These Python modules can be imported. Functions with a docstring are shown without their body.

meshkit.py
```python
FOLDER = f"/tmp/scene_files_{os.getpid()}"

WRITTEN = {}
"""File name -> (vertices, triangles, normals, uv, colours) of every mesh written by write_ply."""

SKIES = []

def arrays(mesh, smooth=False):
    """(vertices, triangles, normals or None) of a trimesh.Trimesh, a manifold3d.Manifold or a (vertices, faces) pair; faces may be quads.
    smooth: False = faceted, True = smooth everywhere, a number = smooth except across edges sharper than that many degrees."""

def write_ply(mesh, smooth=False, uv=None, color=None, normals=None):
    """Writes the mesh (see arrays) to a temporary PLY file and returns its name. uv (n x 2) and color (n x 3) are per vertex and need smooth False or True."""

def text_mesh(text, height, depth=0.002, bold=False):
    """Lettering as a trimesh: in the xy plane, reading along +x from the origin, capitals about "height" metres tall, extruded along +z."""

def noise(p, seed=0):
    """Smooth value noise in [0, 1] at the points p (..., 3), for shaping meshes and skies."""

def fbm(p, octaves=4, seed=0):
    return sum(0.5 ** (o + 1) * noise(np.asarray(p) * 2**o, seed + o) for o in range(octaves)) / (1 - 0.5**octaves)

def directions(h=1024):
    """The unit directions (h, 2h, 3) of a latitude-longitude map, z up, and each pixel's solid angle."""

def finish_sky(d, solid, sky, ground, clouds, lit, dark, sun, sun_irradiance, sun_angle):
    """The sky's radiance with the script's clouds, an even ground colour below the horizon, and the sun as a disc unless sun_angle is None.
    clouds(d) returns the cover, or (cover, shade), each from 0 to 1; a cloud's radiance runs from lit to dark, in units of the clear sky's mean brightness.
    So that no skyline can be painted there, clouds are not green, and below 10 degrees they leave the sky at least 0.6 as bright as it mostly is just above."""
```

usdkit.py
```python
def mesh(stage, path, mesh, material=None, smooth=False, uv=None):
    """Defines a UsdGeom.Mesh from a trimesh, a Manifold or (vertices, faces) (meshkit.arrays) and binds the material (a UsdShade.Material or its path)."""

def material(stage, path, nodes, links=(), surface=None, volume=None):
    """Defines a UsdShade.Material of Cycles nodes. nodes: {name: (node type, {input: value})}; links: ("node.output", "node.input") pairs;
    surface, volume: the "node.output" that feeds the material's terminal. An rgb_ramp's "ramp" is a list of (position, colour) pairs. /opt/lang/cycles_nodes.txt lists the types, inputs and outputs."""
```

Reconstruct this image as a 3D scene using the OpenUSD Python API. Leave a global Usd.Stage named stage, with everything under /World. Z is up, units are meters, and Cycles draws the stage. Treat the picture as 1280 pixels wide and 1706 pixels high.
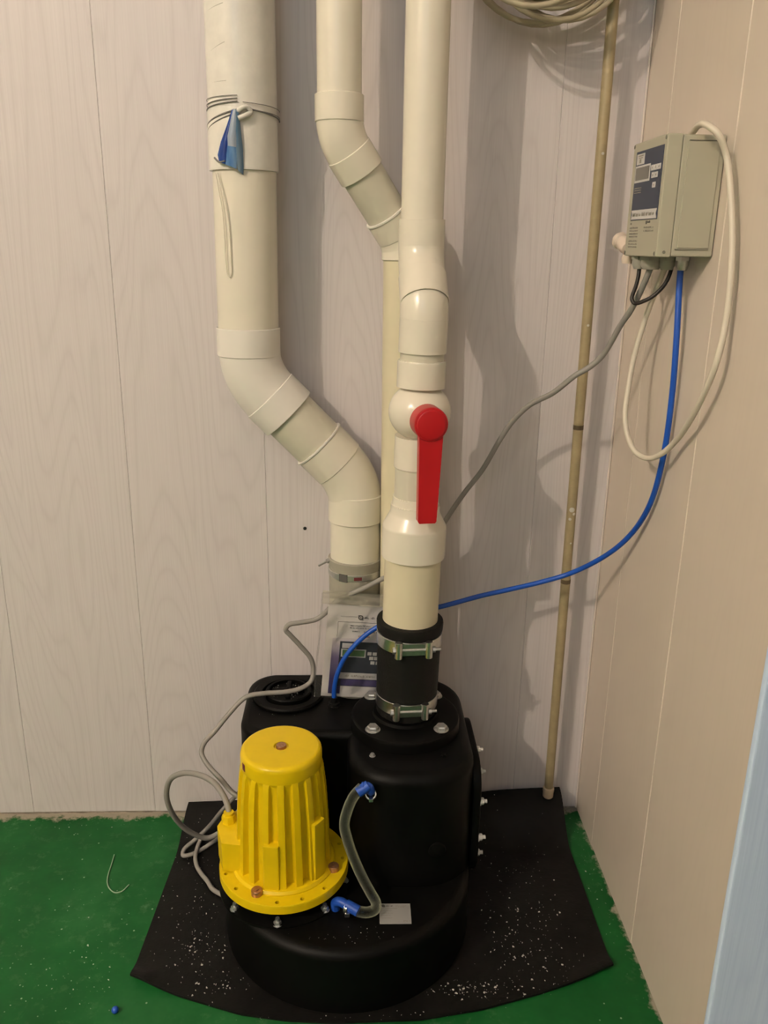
import math, random
import numpy as np, trimesh, manifold3d as m3
from shapely.geometry import Polygon, Point, box as sbox
from pxr import Usd, UsdGeom, UsdLux, UsdShade, Gf, Sdf
import usdkit, meshkit

stage = Usd.Stage.CreateInMemory()
UsdGeom.SetStageUpAxis(stage, UsdGeom.Tokens.z)
UsdGeom.SetStageMetersPerUnit(stage, 1.0)
UsdGeom.Xform.Define(stage, '/World')
UsdGeom.Scope.Define(stage, '/World/Looks')
RNG = random.Random(7)
NP = np.random.default_rng(7)

# ------------------------------------------------------------------ camera, light, exposure
CAM = (-0.481, -1.5022, 1.1503)
YAW, PITCH, ROLL, FPX = 0.0408, 0.3101, 0.0147, 1404.0
def cam_axes(yaw, pit, rol):
    f = np.array([math.sin(yaw)*math.cos(pit), math.cos(yaw)*math.cos(pit), -math.sin(pit)])
    r = np.array([math.cos(yaw), -math.sin(yaw), 0.0]); u = np.cross(r, f)
    return math.cos(rol)*r + math.sin(rol)*u, -math.sin(rol)*r + math.cos(rol)*u, f
cr, cu, cf = cam_axes(YAW, PITCH, ROLL)
cam = UsdGeom.Camera.Define(stage, '/World/camera')
cam.AddTransformOp().Set(Gf.Matrix4d(*[float(v) for v in (*cr, 0, *cu, 0, *(-cf), 0, *CAM, 1)]))
cam.CreateHorizontalApertureAttr(36.0)
cam.CreateVerticalApertureAttr(36.0*1706/1280)
cam.CreateFocalLengthAttr(36.0*FPX/1280)
cam.CreateClippingRangeAttr(Gf.Vec2f(0.01, 100))
cam.GetExposureAttr().Set(0.0)

lamp = UsdLux.SphereLight.Define(stage, '/World/ceiling_bulb_light')        # unseen ceiling lamp, left behind the camera; lights the walls, casts the shadows
lamp.AddTranslateOp().Set(Gf.Vec3d(-3.07, -3.10, 3.34))
lamp.CreateRadiusAttr(0.022)
lamp.CreateIntensityAttr(10900.0)
lamp.CreateColorAttr(Gf.Vec3f(1.0, 0.855, 0.70))
fill = UsdLux.RectLight.Define(stage, '/World/window_light')                # cool fill light added behind the camera to lift the shadows
fill.AddTranslateOp().Set(Gf.Vec3d(-1.15, -3.36, 2.55)); fill.AddRotateXOp().Set(90.0)
fill.CreateWidthAttr(1.2); fill.CreateHeightAttr(1.3)
fill.CreateIntensityAttr(2.3); fill.CreateColorAttr(Gf.Vec3f(0.64, 0.82, 1.0))

# ------------------------------------------------------------------ helpers
names, LOC = {}, {}
def numbered(parent, name):
    k = (parent, name); n = names.get(k, 0); names[k] = n + 1
    return name if n == 0 else f'{name}_{n:03d}'
def meta(prim, label=None, cat=None, group=None, kind=None):
    for k, v in (('label', label), ('category', cat), ('group', group), ('kind', kind)):
        if v: prim.SetCustomDataByKey(k, v)
def thing(name, label, cat, loc=(0, 0, 0), group=None, kind=None):
    path = '/World/' + numbered('/World', name)
    x = UsdGeom.Xform.Define(stage, path); x.AddTranslateOp().Set(Gf.Vec3d(*loc))
    meta(x.GetPrim(), label, cat, group, kind); LOC[path] = np.array(loc, float)
    return path
def obj(name, mesh, mat, parent=None, smooth=35, label=None, cat=None, group=None, kind=None):
    par = parent or '/World'
    path = par + '/' + numbered(par, name)
    off = LOC.get(par, np.zeros(3))
    v, f, _ = meshkit.arrays(mesh, False)
    m = usdkit.mesh(stage, path, trimesh.Trimesh(v - off, f, process=False), M[mat], smooth=smooth)
    LOC[path] = off
    meta(m.GetPrim(), label, cat, group, kind)
    return path
def cat(*ms):
    return trimesh.util.concatenate([trimesh.Trimesh(*meshkit.arrays(m)[:2], process=False) for m in ms])
def bx(x0, y0, z0, x1, y1, z1, b=0.0):
    lo, hi = np.minimum((x0, y0, z0), (x1, y1, z1)), np.maximum((x0, y0, z0), (x1, y1, z1))
    if b <= 0:
        t = trimesh.creation.box(extents=hi - lo); t.apply_translation((lo + hi)/2); return t
    b = min(b, min(hi - lo)*0.49); pts = []
    for s in np.ndindex(2, 2, 2):
        c = np.where(s, hi - b, lo + b); sg = np.where(s, 1, -1)
        for a in ((1, 0, 0), (0, 1, 0), (0, 0, 1), (.707, .707, 0), (.707, 0, .707), (0, .707, .707), (.577, .577, .577)):
            pts.append(c + sg*b*np.array(a))
    return trimesh.convex.convex_hull(np.array(pts))
def frame_to(axis):
    a = np.array(axis, float); a /= np.linalg.norm(a)
    h = np.array([0, 0, 1.0]) if abs(a[2]) < .9 else np.array([0, 1.0, 0])
    x = np.cross(h, a); x /= np.linalg.norm(x)
    return np.stack([x, np.cross(a, x), a], 1)
def place(mesh, origin, axis=(0, 0, 1)):
    v, f, _ = meshkit.arrays(mesh)
    return trimesh.Trimesh(v @ frame_to(axis).T + np.array(origin), f, process=False)
def lathe(profile, n=48, origin=(0, 0, 0), axis=(0, 0, 1)):
    """profile [(r, h), ...] from bottom to top, closed to the axis at both ends."""
    pr = [(max(r, 1e-6), h) for r, h in profile]
    a = np.arange(n)*2*np.pi/n; V = []; F = []
    for r, h in pr:
        V.append(np.stack([r*np.cos(a), r*np.sin(a), np.full(n, h)], 1))
    for i in range(len(pr) - 1):
        for k in range(n):
            p, q = i*n + k, i*n + (k + 1) % n
            F += [(p, q, q + n), (p, q + n, p + n)]
    V = np.vstack(V); c0, c1 = len(V), len(V) + 1
    V = np.vstack([V, (0, 0, pr[0][1]), (0, 0, pr[-1][1])])
    for k in range(n):
        F.append((c0, (k + 1) % n, k)); b = (len(pr) - 1)*n
        F.append((c1, b + k, b + (k + 1) % n))
    return place(trimesh.Trimesh(V, F, process=False), origin, axis)
def cyl(p0, p1, r, n=32, b=0.0, r1=None):
    p0, p1 = np.array(p0, float), np.array(p1, float); L = np.linalg.norm(p1 - p0); r1 = r if r1 is None else r1
    pr = [(r - b, 0), (r - .3*b, .3*b), (r, b), (r1, L - b), (r1 - .3*b, L - .3*b), (r1 - b, L)] if b else [(r, 0), (r1, L)]
    return lathe(pr, n, p0, p1 - p0)
def ring(p0, p1, ri, ro, n=48, b=.001):
    """a collar with a hole: open lathe of a closed profile"""
    p0, p1 = np.array(p0, float), np.array(p1, float); L = np.linalg.norm(p1 - p0)
    pr = [(ri, 0), (ro - b, 0), (ro, b), (ro, L - b), (ro - b, L), (ri, L)]
    a = np.arange(n)*2*np.pi/n; V = np.vstack([np.stack([r*np.cos(a), r*np.sin(a), np.full(n, h)], 1) for r, h in pr]); F = []
    m = len(pr)
    for i in range(m):
        for k in range(n):
            p, q, p2, q2 = i*n + k, i*n + (k + 1) % n, (i + 1) % m*n + k, (i + 1) % m*n + (k + 1) % n
            F += [(p, q, q2), (p, q2, p2)]
    return place(trimesh.Trimesh(V, F, process=False), p0, p1 - p0)
def spline(pts, per=8):
    P = np.array(pts, float); P = np.vstack([2*P[0] - P[1], P, 2*P[-1] - P[-2]]); out = []
    for i in range(1, len(P) - 2):
        p0, p1, p2, p3 = P[i-1:i+3]
        a0 = 0; d = lambda a, b: max(np.linalg.norm(b - a), 1e-9)**.5
        t0 = 0; t1 = d(p0, p1); t2 = t1 + d(p1, p2); t3 = t2 + d(p2, p3)
        for t in np.linspace(t1, t2, per, endpoint=False):
            A1 = (t1-t)/(t1-t0)*p0 + (t-t0)/(t1-t0)*p1; A2 = (t2-t)/(t2-t1)*p1 + (t-t1)/(t2-t1)*p2; A3 = (t3-t)/(t3-t2)*p2 + (t-t2)/(t3-t2)*p3
            B1 = (t2-t)/(t2-t0)*A1 + (t-t0)/(t2-t0)*A2; B2 = (t3-t)/(t3-t1)*A2 + (t-t1)/(t3-t1)*A3
            out.append((t2-t)/(t2-t1)*B1 + (t-t1)/(t2-t1)*B2)
    out.append(P[-2]); return np.array(out)
def tube(path, r, n=14, caps=True):
    P = np.array(path, float); m = len(P); R = np.broadcast_to(np.asarray(r, float), (m,))
    T = np.gradient(P, axis=0); T /= np.linalg.norm(T, axis=1, keepdims=True)
    h = np.array([0, 0, 1.0]) if abs(T[0][2]) < .9 else np.array([1.0, 0, 0])
    u = np.cross(T[0], h); u /= np.linalg.norm(u); V = []; a = np.arange(n)*2*np.pi/n
    for i in range(m):
        u = u - T[i]*(u @ T[i]); u /= np.linalg.norm(u); w = np.cross(T[i], u)
        V.append(P[i] + R[i]*(np.cos(a)[:, None]*u + np.sin(a)[:, None]*w))
    V = np.vstack(V); F = []
    for i in range(m - 1):
        for k in range(n):
            p, q = i*n + k, i*n + (k + 1) % n
            F += [(p, q, q + n), (p, q + n, p + n)]
    if caps:
        c = len(V); V = np.vstack([V, P[0], P[-1]])
        for k in range(n):
            F.append((c, (k + 1) % n, k)); b = (m - 1)*n
            F.append((c + 1, b + k, b + (k + 1) % n))
    return trimesh.Trimesh(V, F, process=False)
def cable(pts, r, per=8, n=12):
    return tube(spline(pts, per), r, n)
def elbow(p0, c, p1, r, bend, lip=0.002, sock=0.03, n=40):
    """pipe fitting from p0 to p1 turning at c, with a socket of length sock and a lip at each end"""
    p0, c, p1 = map(lambda v: np.array(v, float), (p0, c, p1))
    d0, d1 = (p0 - c), (p1 - c); l0, l1 = np.linalg.norm(d0), np.linalg.norm(d1); d0 /= l0; d1 /= l1
    b = min(bend, l0*.95, l1*.95); pts = [p0]
    for t in np.linspace(0, 1, 13):
        a, e = c + d0*b, c + d1*b
        pts.append((1-t)**2*a + 2*t*(1-t)*c + t*t*e)
    pts.append(p1); pts = np.array(pts)
    body = tube(pts, r - lip, n)
    return cat(body, ring(p0, p0 - d0*min(sock, l0), r - lip*1.5, r, n), ring(p1, p1 - d1*min(sock, l1), r - lip*1.5, r, n))
def rprism(poly, z0, z1, b, N=160, bb=0.0):
    """extrusion with a rounded top edge (and bottom edge when bb)"""
    ringc = np.array([poly.exterior.interpolate(t, normalized=True).coords[0] for t in np.arange(N)/N])
    if Polygon(ringc).exterior.is_ccw is False: ringc = ringc[::-1]
    t = np.roll(ringc, -1, 0) - np.roll(ringc, 1, 0); t /= np.linalg.norm(t, axis=1, keepdims=True)
    nin = np.stack([-t[:, 1], t[:, 0]], 1); L = []
    if bb:
        for a in np.linspace(0, np.pi/2, 5)[:-1]: L.append((bb*(1-math.sin(a)), z0 + bb*(1-math.cos(a))))
    else: L.append((0, z0))
    if b:
        for a in np.linspace(0, np.pi/2, 8): L.append((b*(1-math.cos(a)), z1 - b + b*math.sin(a)))
    else: L.append((0, z1))
    V = np.vstack([np.column_stack([ringc + nin*i, np.full(N, z)]) for i, z in L]); F = []
    for i in range(len(L) - 1):
        for k in range(N):
            p, q = i*N + k, i*N + (k+1) % N
            F += [(p, q, q+N), (p, q+N, p+N)]
    out = [trimesh.Trimesh(V, F, process=False)]
    for i, fl in ((0, True), (len(L)-1, False)):
        v2, f2 = trimesh.creation.triangulate_polygon(Polygon(V[i*N:(i+1)*N, :2]), engine='earcut')
        f2 = np.array(f2); a = v2[f2]; ar = (a[:, 1, 0]-a[:, 0, 0])*(a[:, 2, 1]-a[:, 0, 1]) - (a[:, 1, 1]-a[:, 0, 1])*(a[:, 2, 0]-a[:, 0, 0])
        f2 = np.where((ar < 0)[:, None] != fl, f2[:, ::-1], f2)
        out.append(trimesh.Trimesh(np.column_stack([v2, np.full(len(v2), L[i][1])]), f2, process=False))
    return cat(*out)
def rrect(x0, y0, x1, y1, r): return sbox(x0 + r, y0 + r, x1 - r, y1 - r).buffer(r, 16)
def hexbolt(o, axis=(0, 0, 1), r=.0085, h=.006, washer=True):
    ps = [lathe([(r*.98, 0), (r, .0006), (r, h*.7), (r*.82, h)], 6, o, axis)]
    if washer: ps.append(lathe([(r*1.25, -.0012), (r*1.25, .0)], 20, np.array(o) + 0, axis))
    return cat(*ps)
class Plane:
    def __init__(s, o, u, v):
        s.o = np.array(o, float); s.u = np.array(u, float)/np.linalg.norm(u); v = np.array(v, float); v = v - s.u*(v @ s.u); s.v = v/np.linalg.norm(v); s.n = np.cross(s.u, s.v)
    def slab(s, u0, v0, u1, v1, d0, d1):
        t = bx(u0, v0, d0, u1, v1, d1)
        V = s.o + t.vertices @ np.stack([s.u, s.v, s.n]); F = t.faces
        return trimesh.Trimesh(V, F, process=False)
    def poly(s, poly, d0, d1):
        t = cat(*[trimesh.creation.extrude_polygon(g, d1 - d0, engine='earcut') for g in getattr(poly, 'geoms', [poly])]); t.apply_translation((0, 0, d0))
        return trimesh.Trimesh(s.o + t.vertices @ np.stack([s.u, s.v, s.n]), t.faces, process=False)
    def words(s, u0, v0, u1, h, d, rng, fill=.75, lo=.5, hi=2.5):
        """a line of print too small to read: strokes in word-long runs"""
        out = []; u = u0; step = h*.62; word = rng.randint(3, 8)
        while u + step*.7 < u1:
            if word == 0: u += step; word = rng.randint(3, 9); continue
            k = rng.random()
            out.append(s.slab(u, v0, u + step*.22, v0 + h*rng.choice((.7, 1)), d, d + .0003))
            if k < .6: out.append(s.slab(u, v0 + h*rng.choice((0, .4, .8)), u + step*.72, v0 + h*rng.choice((0, .4, .8)) + h*.2, d, d + .0003))
            if k > .35: out.append(s.slab(u + step*.5, v0, u + step*.72, v0 + h*.7, d, d + .0003))
            u += step; word -= 1
        return out

# ------------------------------------------------------------------ materials
M = {}
def lin(c):
    c = np.array(c, float)/255.0
    return tuple(np.where(c <= .04045, c/12.92, ((c + .055)/1.055)**2.4))
def simple(name, col, rough=.5, metal=0.0, spec=.5, noise=0.0, scale=30.0, bump=0.0, bscale=200.0, **kw):
    nodes = {'p': ('principled_bsdf', {'base_color': col, 'roughness': rough, 'metallic': metal, 'specular_ior_level': spec, **kw}), 'g': ('texture_coordinate', {})}
    links = []
    if noise:
        a = tuple(np.clip(np.array(col)*(1 - noise), 0, 1)); b = tuple(np.clip(np.array(col)*(1 + noise), 0, 1))
        nodes['n'] = ('noise_texture', {'scale': scale, 'detail': 5.0, 'roughness': .6}); nodes['r'] = ('rgb_ramp', {'ramp': [(.3, a), (.7, b)]})
        links += [('g.object', 'n.vector'), ('n.fac', 'r.fac'), ('r.color', 'p.base_color')]
    if bump:
        nodes['bn'] = ('noise_texture', {'scale': bscale, 'detail': 3.0}); nodes['b'] = ('bump', {'strength': bump, 'distance': .002})
        links += [('g.object', 'bn.vector'), ('bn.fac', 'b.height'), ('b.normal', 'p.normal')]
    M[name] = usdkit.material(stage, '/World/Looks/' + name, nodes, links, surface='p.BSDF')
def wood_panel(name, base, line, contrast, rough=.38):
    """printed pale wood-grain: contour lines of a stretched noise plus fine streaks, shifted per panel"""
    nodes = {
        'g': ('geometry', {}), 'o': ('object_info', {}),
        'off': ('vector_math', {'math_type': 'scale', 'vector1': (17.0, 9.0, 31.0)}),
        'add': ('vector_math', {'math_type': 'add'}),
        'm1': ('mapping', {'scale': (7.5, 7.5, .75)}), 'n1': ('noise_texture', {'scale': 1.0, 'detail': 1.5, 'roughness': .4, 'distortion': .3}),
        'k': ('math', {'math_type': 'multiply', 'value2': 30.0}), 'fr': ('math', {'math_type': 'pingpong', 'value2': .5}),
        'r1': ('rgb_ramp', {'ramp': [(0, (1, 1, 1)), (.18, (.25, .25, .25)), (.5, (0, 0, 0))]}),
        'm2': ('mapping', {'scale': (420.0, 420.0, 5.0)}), 'n2': ('noise_texture', {'scale': 1.0, 'detail': 2.0}),
        'm3': ('mapping', {'scale': (3.0, 3.0, 1.2)}), 'n3': ('noise_texture', {'scale': 1.0, 'detail': 1.0}),
        'f1': ('math', {'math_type': 'multiply', 'value2': contrast}), 'c1': ('mix', {'mix_type': 'mix', 'color1': base, 'color2': line}),
        'f2': ('map_range', {'from_min': .3, 'from_max': .75, 'to_min': 0.0, 'to_max': contrast*.8, 'clamp': True}), 'c2': ('mix', {'mix_type': 'mix', 'color2': line}),
        'bw': ('rgb_to_bw', {}), 'p': ('principled_bsdf', {'roughness': rough, 'specular_ior_level': .35}),
        'b': ('bump', {'strength': .12, 'distance': .001})}
    links = [('o.random', 'off.scale'), ('g.position', 'add.vector1'), ('off.vector', 'add.vector2'), ('add.vector', 'm1.vector'), ('add.vector', 'm2.vector'),
             ('m1.vector', 'n1.vector'), ('n1.fac', 'k.value1'), ('k.value', 'fr.value1'), ('fr.value', 'r1.fac'), ('r1.color', 'bw.color'), ('bw.val', 'f1.value1'),
             ('f1.value', 'c1.fac'), ('m2.vector', 'n2.vector'), ('n2.fac', 'f2.value'), ('c1.color', 'c2.color1'), ('f2.result', 'c2.fac'), ('c2.color', 'p.base_color'),
             ('n2.fac', 'b.height'), ('b.normal', 'p.normal')]
    for k in ('m3', 'n3'): nodes.pop(k)
    M[name] = usdkit.material(stage, '/World/Looks/' + name, nodes, links, surface='p.BSDF')
wood_panel('wall_panel', (.70, .65, .645), (.545, .495, .49), .32)
wood_panel('side_panel', (.68, .595, .505), (.58, .50, .42), .10)
wood_panel('door_leaf', (.64, .78, .99), (.52, .66, .89), .4, .45)
simple('plaster', (.66, .62, .57), .8, noise=.06)
simple('ceiling_white', (.78, .77, .74), .8)
simple('trim_plastic', (.72, .645, .58), .4)
simple('concrete', (.46, .40, .33), .9, noise=.25, scale=60, bump=.3)
simple('pvc_cream', (.77, .72, .60), .22, noise=.02, scale=25)
simple('pvc_yellowed', (.70, .635, .45), .34, noise=.03, scale=18)
simple('pvc_grey', (.63, .595, .48), .36, noise=.03, scale=18)
simple('pvc_white', (.79, .75, .68), .35, noise=.02, scale=25)
simple('film', (.76, .73, .66), .22, noise=.05, scale=40, bump=.25, bscale=60)
simple('film_dark', (.17, .16, .15), .3)
simple('film_crease', (.50, .47, .41), .3)
simple('grey_rubber', (.33, .31, .25), .45, noise=.06, scale=40)
simple('black_rubber', (.0035, .0035, .003), .62, noise=.3, scale=60, bump=.25, bscale=250, spec=.3)
simple('mat_rubber', (.0055, .0052, .0045), .52, noise=.4, scale=25, bump=.3, bscale=120, spec=.18)
simple('tank_black', (.0022, .0022, .0019), .48, noise=.15, scale=40, bump=.08, bscale=400, spec=.13)
simple('yellow_paint', (.77, .545, .004), .34, spec=.35, noise=.04, scale=30, bump=.06, bscale=120)
simple('copper', (.50, .28, .17), .32, metal=.85, noise=.2, scale=300)
simple('maroon', (.16, .03, .035), .5)
simple('hole_shade', (.012, .010, .008), .8)
simple('steel', (.62, .62, .60), .28, metal=1.0, noise=.1, scale=120)
simple('zinc', (.55, .55, .53), .36, metal=.8, noise=.1, scale=200)
simple('dull_bolt', (.60, .59, .56), .5, metal=.2)
simple('red_plastic', (.46, .007, .012), .36)
simple('blue_hose', (.010, .085, .46), .35)
simple('blue_plastic', (.012, .075, .42), .4)
simple('grey_cable', (.28, .265, .24), .5)
simple('white_cable', (.66, .60, .49), .45)
simple('black_cable', (.015, .012, .010), .5)
simple('coil_cable', (.42, .37, .26), .5)
simple('box_grey', (.44, .42, .32), .42)
simple('box_dark', (.20, .19, .15), .5)
simple('gland_grey', (.36, .35, .30), .4)
simple('label_blue', (.030, .042, .075), .4)
simple('label_blue_dark', (.018, .026, .045), .4)
simple('label_white', (.62, .60, .58), .5)
simple('lcd_grey', (.16, .15, .13), .25)
simple('lcd_green', (.10, .21, .08), .25)
simple('print_dark', (.10, .095, .085), .6)
simple('print_grey', (.33, .305, .255), .6)
simple('print_red', (.34, .12, .10), .6)
simple('paper', (.74, .70, .66), .7)
simple('plate_silver', (.42, .42, .41), .35, metal=.3)
simple('rod_brown', (.36, .29, .165), .45, noise=.12, scale=40)
simple('rod_mark', (.12, .085, .045), .6)
simple('rod_smear', (.55, .52, .45), .8)
simple('beige_cap', (.55, .43, .30), .5)
simple('chip_white', (.55, .53, .48), .8)
simple('thread', (.32, .45, .30), .7)
simple('socket_white', (.72, .60, .50), .4)
simple('black_dot', (.02, .02, .02), .6)
simple('lime', (.55, .52, .16), .6)
def glassy(name, tint, gloss_rough, base=.06, milk=(0, 0, 0), milkf=0.0, edge=0.0):
    nodes = {'t': ('transparent_bsdf', {'color': tint}), 'g': ('glossy_bsdf', {'color': (1, 1, 1), 'roughness': gloss_rough}), 'fr': ('layer_weight', {'blend': .18}),
             'a': ('mix_closure', {}), 'd': ('diffuse_bsdf', {'color': milk}), 'b': ('mix_closure', {'fac': milkf}),
             'tc': ('texture_coordinate', {}), 'n': ('noise_texture', {'scale': 28.0, 'detail': 3.0}), 'bp': ('bump', {'strength': .5, 'distance': .006})}
    links = [('fr.fresnel', 'a.fac'), ('t.BSDF', 'a.closure1'), ('g.BSDF', 'a.closure2'), ('a.closure', 'b.closure1'), ('d.BSDF', 'b.closure2'),
             ('tc.object', 'n.vector'), ('n.fac', 'bp.height')]
    if base: links += [('bp.normal', 'g.normal')]
    if edge:                      # a thick wall of plastic looks milkier towards its rim
        nodes['lw'] = ('layer_weight', {'blend': .35}); nodes['em'] = ('math', {'math_type': 'multiply', 'value2': edge}); links += [('lw.facing', 'em.value1'), ('em.value', 'b.fac')]
    M[name] = usdkit.material(stage, '/World/Looks/' + name, nodes, links, surface='b.closure')
glassy('bag_film', (.98, .98, .98), .12, .06, (.7, .68, .62), .035)
glassy('bag_fold', (.86, .85, .80), .10, .06, (.62, .59, .50), .38)
glassy('clear_tube', (.86, .88, .82), .07, 0, (.55, .58, .46), .0, edge=.5)
glassy('pane', (.95, .97, 1.0), .02, 0)
# ribbon: blue tinted thin plastic
def ribbon_mat(name, a, b, c):
    M[name] = usdkit.material(stage, '/World/Looks/' + name, {'p': ('principled_bsdf', {'roughness': .25}), 'tr': ('translucent_bsdf', {'color': b}), 'x': ('mix_closure', {'fac': .3}),
        'g': ('texture_coordinate', {}), 's': ('mapping', {'scale': (60, 60, 12)}), 'n': ('noise_texture', {'scale': 1.0, 'detail': 2.0}), 'r': ('rgb_ramp', {'ramp': [(.35, a), (.5, b), (.66, c)]})},
        [('g.object', 's.vector'), ('s.vector', 'n.vector'), ('n.fac', 'r.fac'), ('r.color', 'p.base_color'), ('p.BSDF', 'x.closure1'), ('tr.BSDF', 'x.closure2')], surface='x.closure')
ribbon_mat('ribbon', (.07, .20, .48), (.16, .34, .62), (.34, .48, .66))
ribbon_mat('ribbon_deep', (.010, .045, .26), (.020, .085, .38), (.06, .15, .42))
ribbon_mat('ribbon_mid', (.10, .22, .38), (.16, .28, .42), (.26, .36, .44))
ribbon_mat('ribbon_pale', (.36, .45, .58), (.48, .54, .62), (.62, .64, .66))
# booklet's printed panel: violet fading from pale at the top to deep blue (flat print)
def print_grad(name, z0, z1, stops):
    M[name] = usdkit.material(stage, '/World/Looks/' + name, {'g': ('geometry', {}), 's': ('separate_xyz', {}), 'm': ('map_range', {'from_min': z0, 'from_max': z1, 'to_min': 0.0, 'to_max': 1.0, 'clamp': True}),
        'r': ('rgb_ramp', {'ramp': stops}), 'p': ('principled_bsdf', {'roughness': .35})}, [('g.position', 's.vector'), ('s.z', 'm.value'), ('m.result', 'r.fac'), ('r.color', 'p.base_color')], surface='p.BSDF')
print_grad('print_violet', .345, .465, [(0, (.025, .022, .10)), (.35, (.05, .035, .15)), (.7, (.22, .17, .30)), (1, (.70, .64, .64))])
# painted floor: green paint, scuffs, plaster dust and bare concrete along the walls
M['floor_paint'] = usdkit.material(stage, '/World/Looks/floor_paint', {
    'g': ('geometry', {}), 's': ('separate_xyz', {}),
    'n1': ('noise_texture', {'scale': 5.0, 'detail': 6.0, 'roughness': .65}), 'r1': ('rgb_ramp', {'ramp': [(.3, (.004, .070, .013)), (.52, (.008, .100, .021)), (.72, (.022, .135, .038))]}),
    'n2': ('noise_texture', {'scale': 38.0, 'detail': 8.0, 'roughness': .75}), 'r2': ('rgb_ramp', {'ramp': [(.54, (0, 0, 0)), (.64, (.30, .30, .30)), (.76, (.75, .75, .75))]}),
    'n2b': ('noise_texture', {'scale': 4.0, 'detail': 3.0}), 'r2b': ('rgb_ramp', {'ramp': [(.42, (0, 0, 0)), (.62, (1, 1, 1))]}), 'mm': ('mix', {'mix_type': 'multiply', 'fac': 1.0}),
    'c1': ('mix', {'color2': (.17, .26, .16)}),
    'v': ('voronoi_texture', {'scale': 55.0, 'randomness': 1.0}), 'rv': ('rgb_ramp', {'ramp': [(.0, (1, 1, 1)), (.07, (1, 1, 1)), (.10, (0, 0, 0))]}), 'sv': ('separate_color', {}),
    'lt': ('math', {'math_type': 'greater_than', 'value2': .78}), 'vm': ('mix', {'mix_type': 'multiply', 'fac': 1.0}), 'c2': ('mix', {'color2': (.33, .38, .28)}),
    'ny': ('math', {'math_type': 'multiply', 'value2': -1.0}), 'nx': ('math', {'math_type': 'multiply_add', 'value2': -1.0, 'value3': .007}), 'mn': ('math', {'math_type': 'minimum'}),
    'n3': ('noise_texture', {'scale': 26.0, 'detail': 6.0, 'roughness': .7}), 'n3m': ('map_range', {'from_min': .3, 'from_max': .7, 'to_min': -.016, 'to_max': .016}), 'e': ('math', {'math_type': 'add'}),
    're': ('map_range', {'from_min': -.001, 'from_max': .009, 'to_min': 1.0, 'to_max': 0.0, 'clamp': True}), 'c3': ('mix', {'color2': (.42, .37, .29)}),
    'p': ('principled_bsdf', {'roughness': .46, 'specular_ior_level': .2}), 'b': ('bump', {'strength': .15, 'distance': .002})},
    [('g.position', 's.vector'), ('g.position', 'n1.vector'), ('n1.fac', 'r1.fac'), ('g.position', 'n2.vector'), ('n2.fac', 'r2.fac'), ('g.position', 'n2b.vector'), ('n2b.fac', 'r2b.fac'),
     ('r2.color', 'mm.color1'), ('r2b.color', 'mm.color2'), ('mm.color', 'c1.fac'), ('r1.color', 'c1.color1'),
     ('g.position', 'v.vector'), ('v.distance', 'rv.fac'), ('v.color', 'sv.color'), ('sv.r', 'lt.value1'), ('lt.value', 'vm.color1'), ('rv.color', 'vm.color2'), ('vm.color', 'c2.fac'), ('c1.color', 'c2.color1'),
     ('s.y', 'ny.value1'), ('s.x', 'nx.value1'), ('ny.value', 'mn.value1'), ('nx.value', 'mn.value2'), ('g.position', 'n3.vector'), ('n3.fac', 'n3m.value'), ('n3m.result', 'e.value1'), ('mn.value', 'e.value2'),
     ('e.value', 're.value'), ('re.result', 'c3.fac'), ('c2.color', 'c3.color1'), ('c3.color', 'p.base_color'), ('n2.fac', 'b.height'), ('b.normal', 'p.normal')], surface='p.BSDF')

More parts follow.
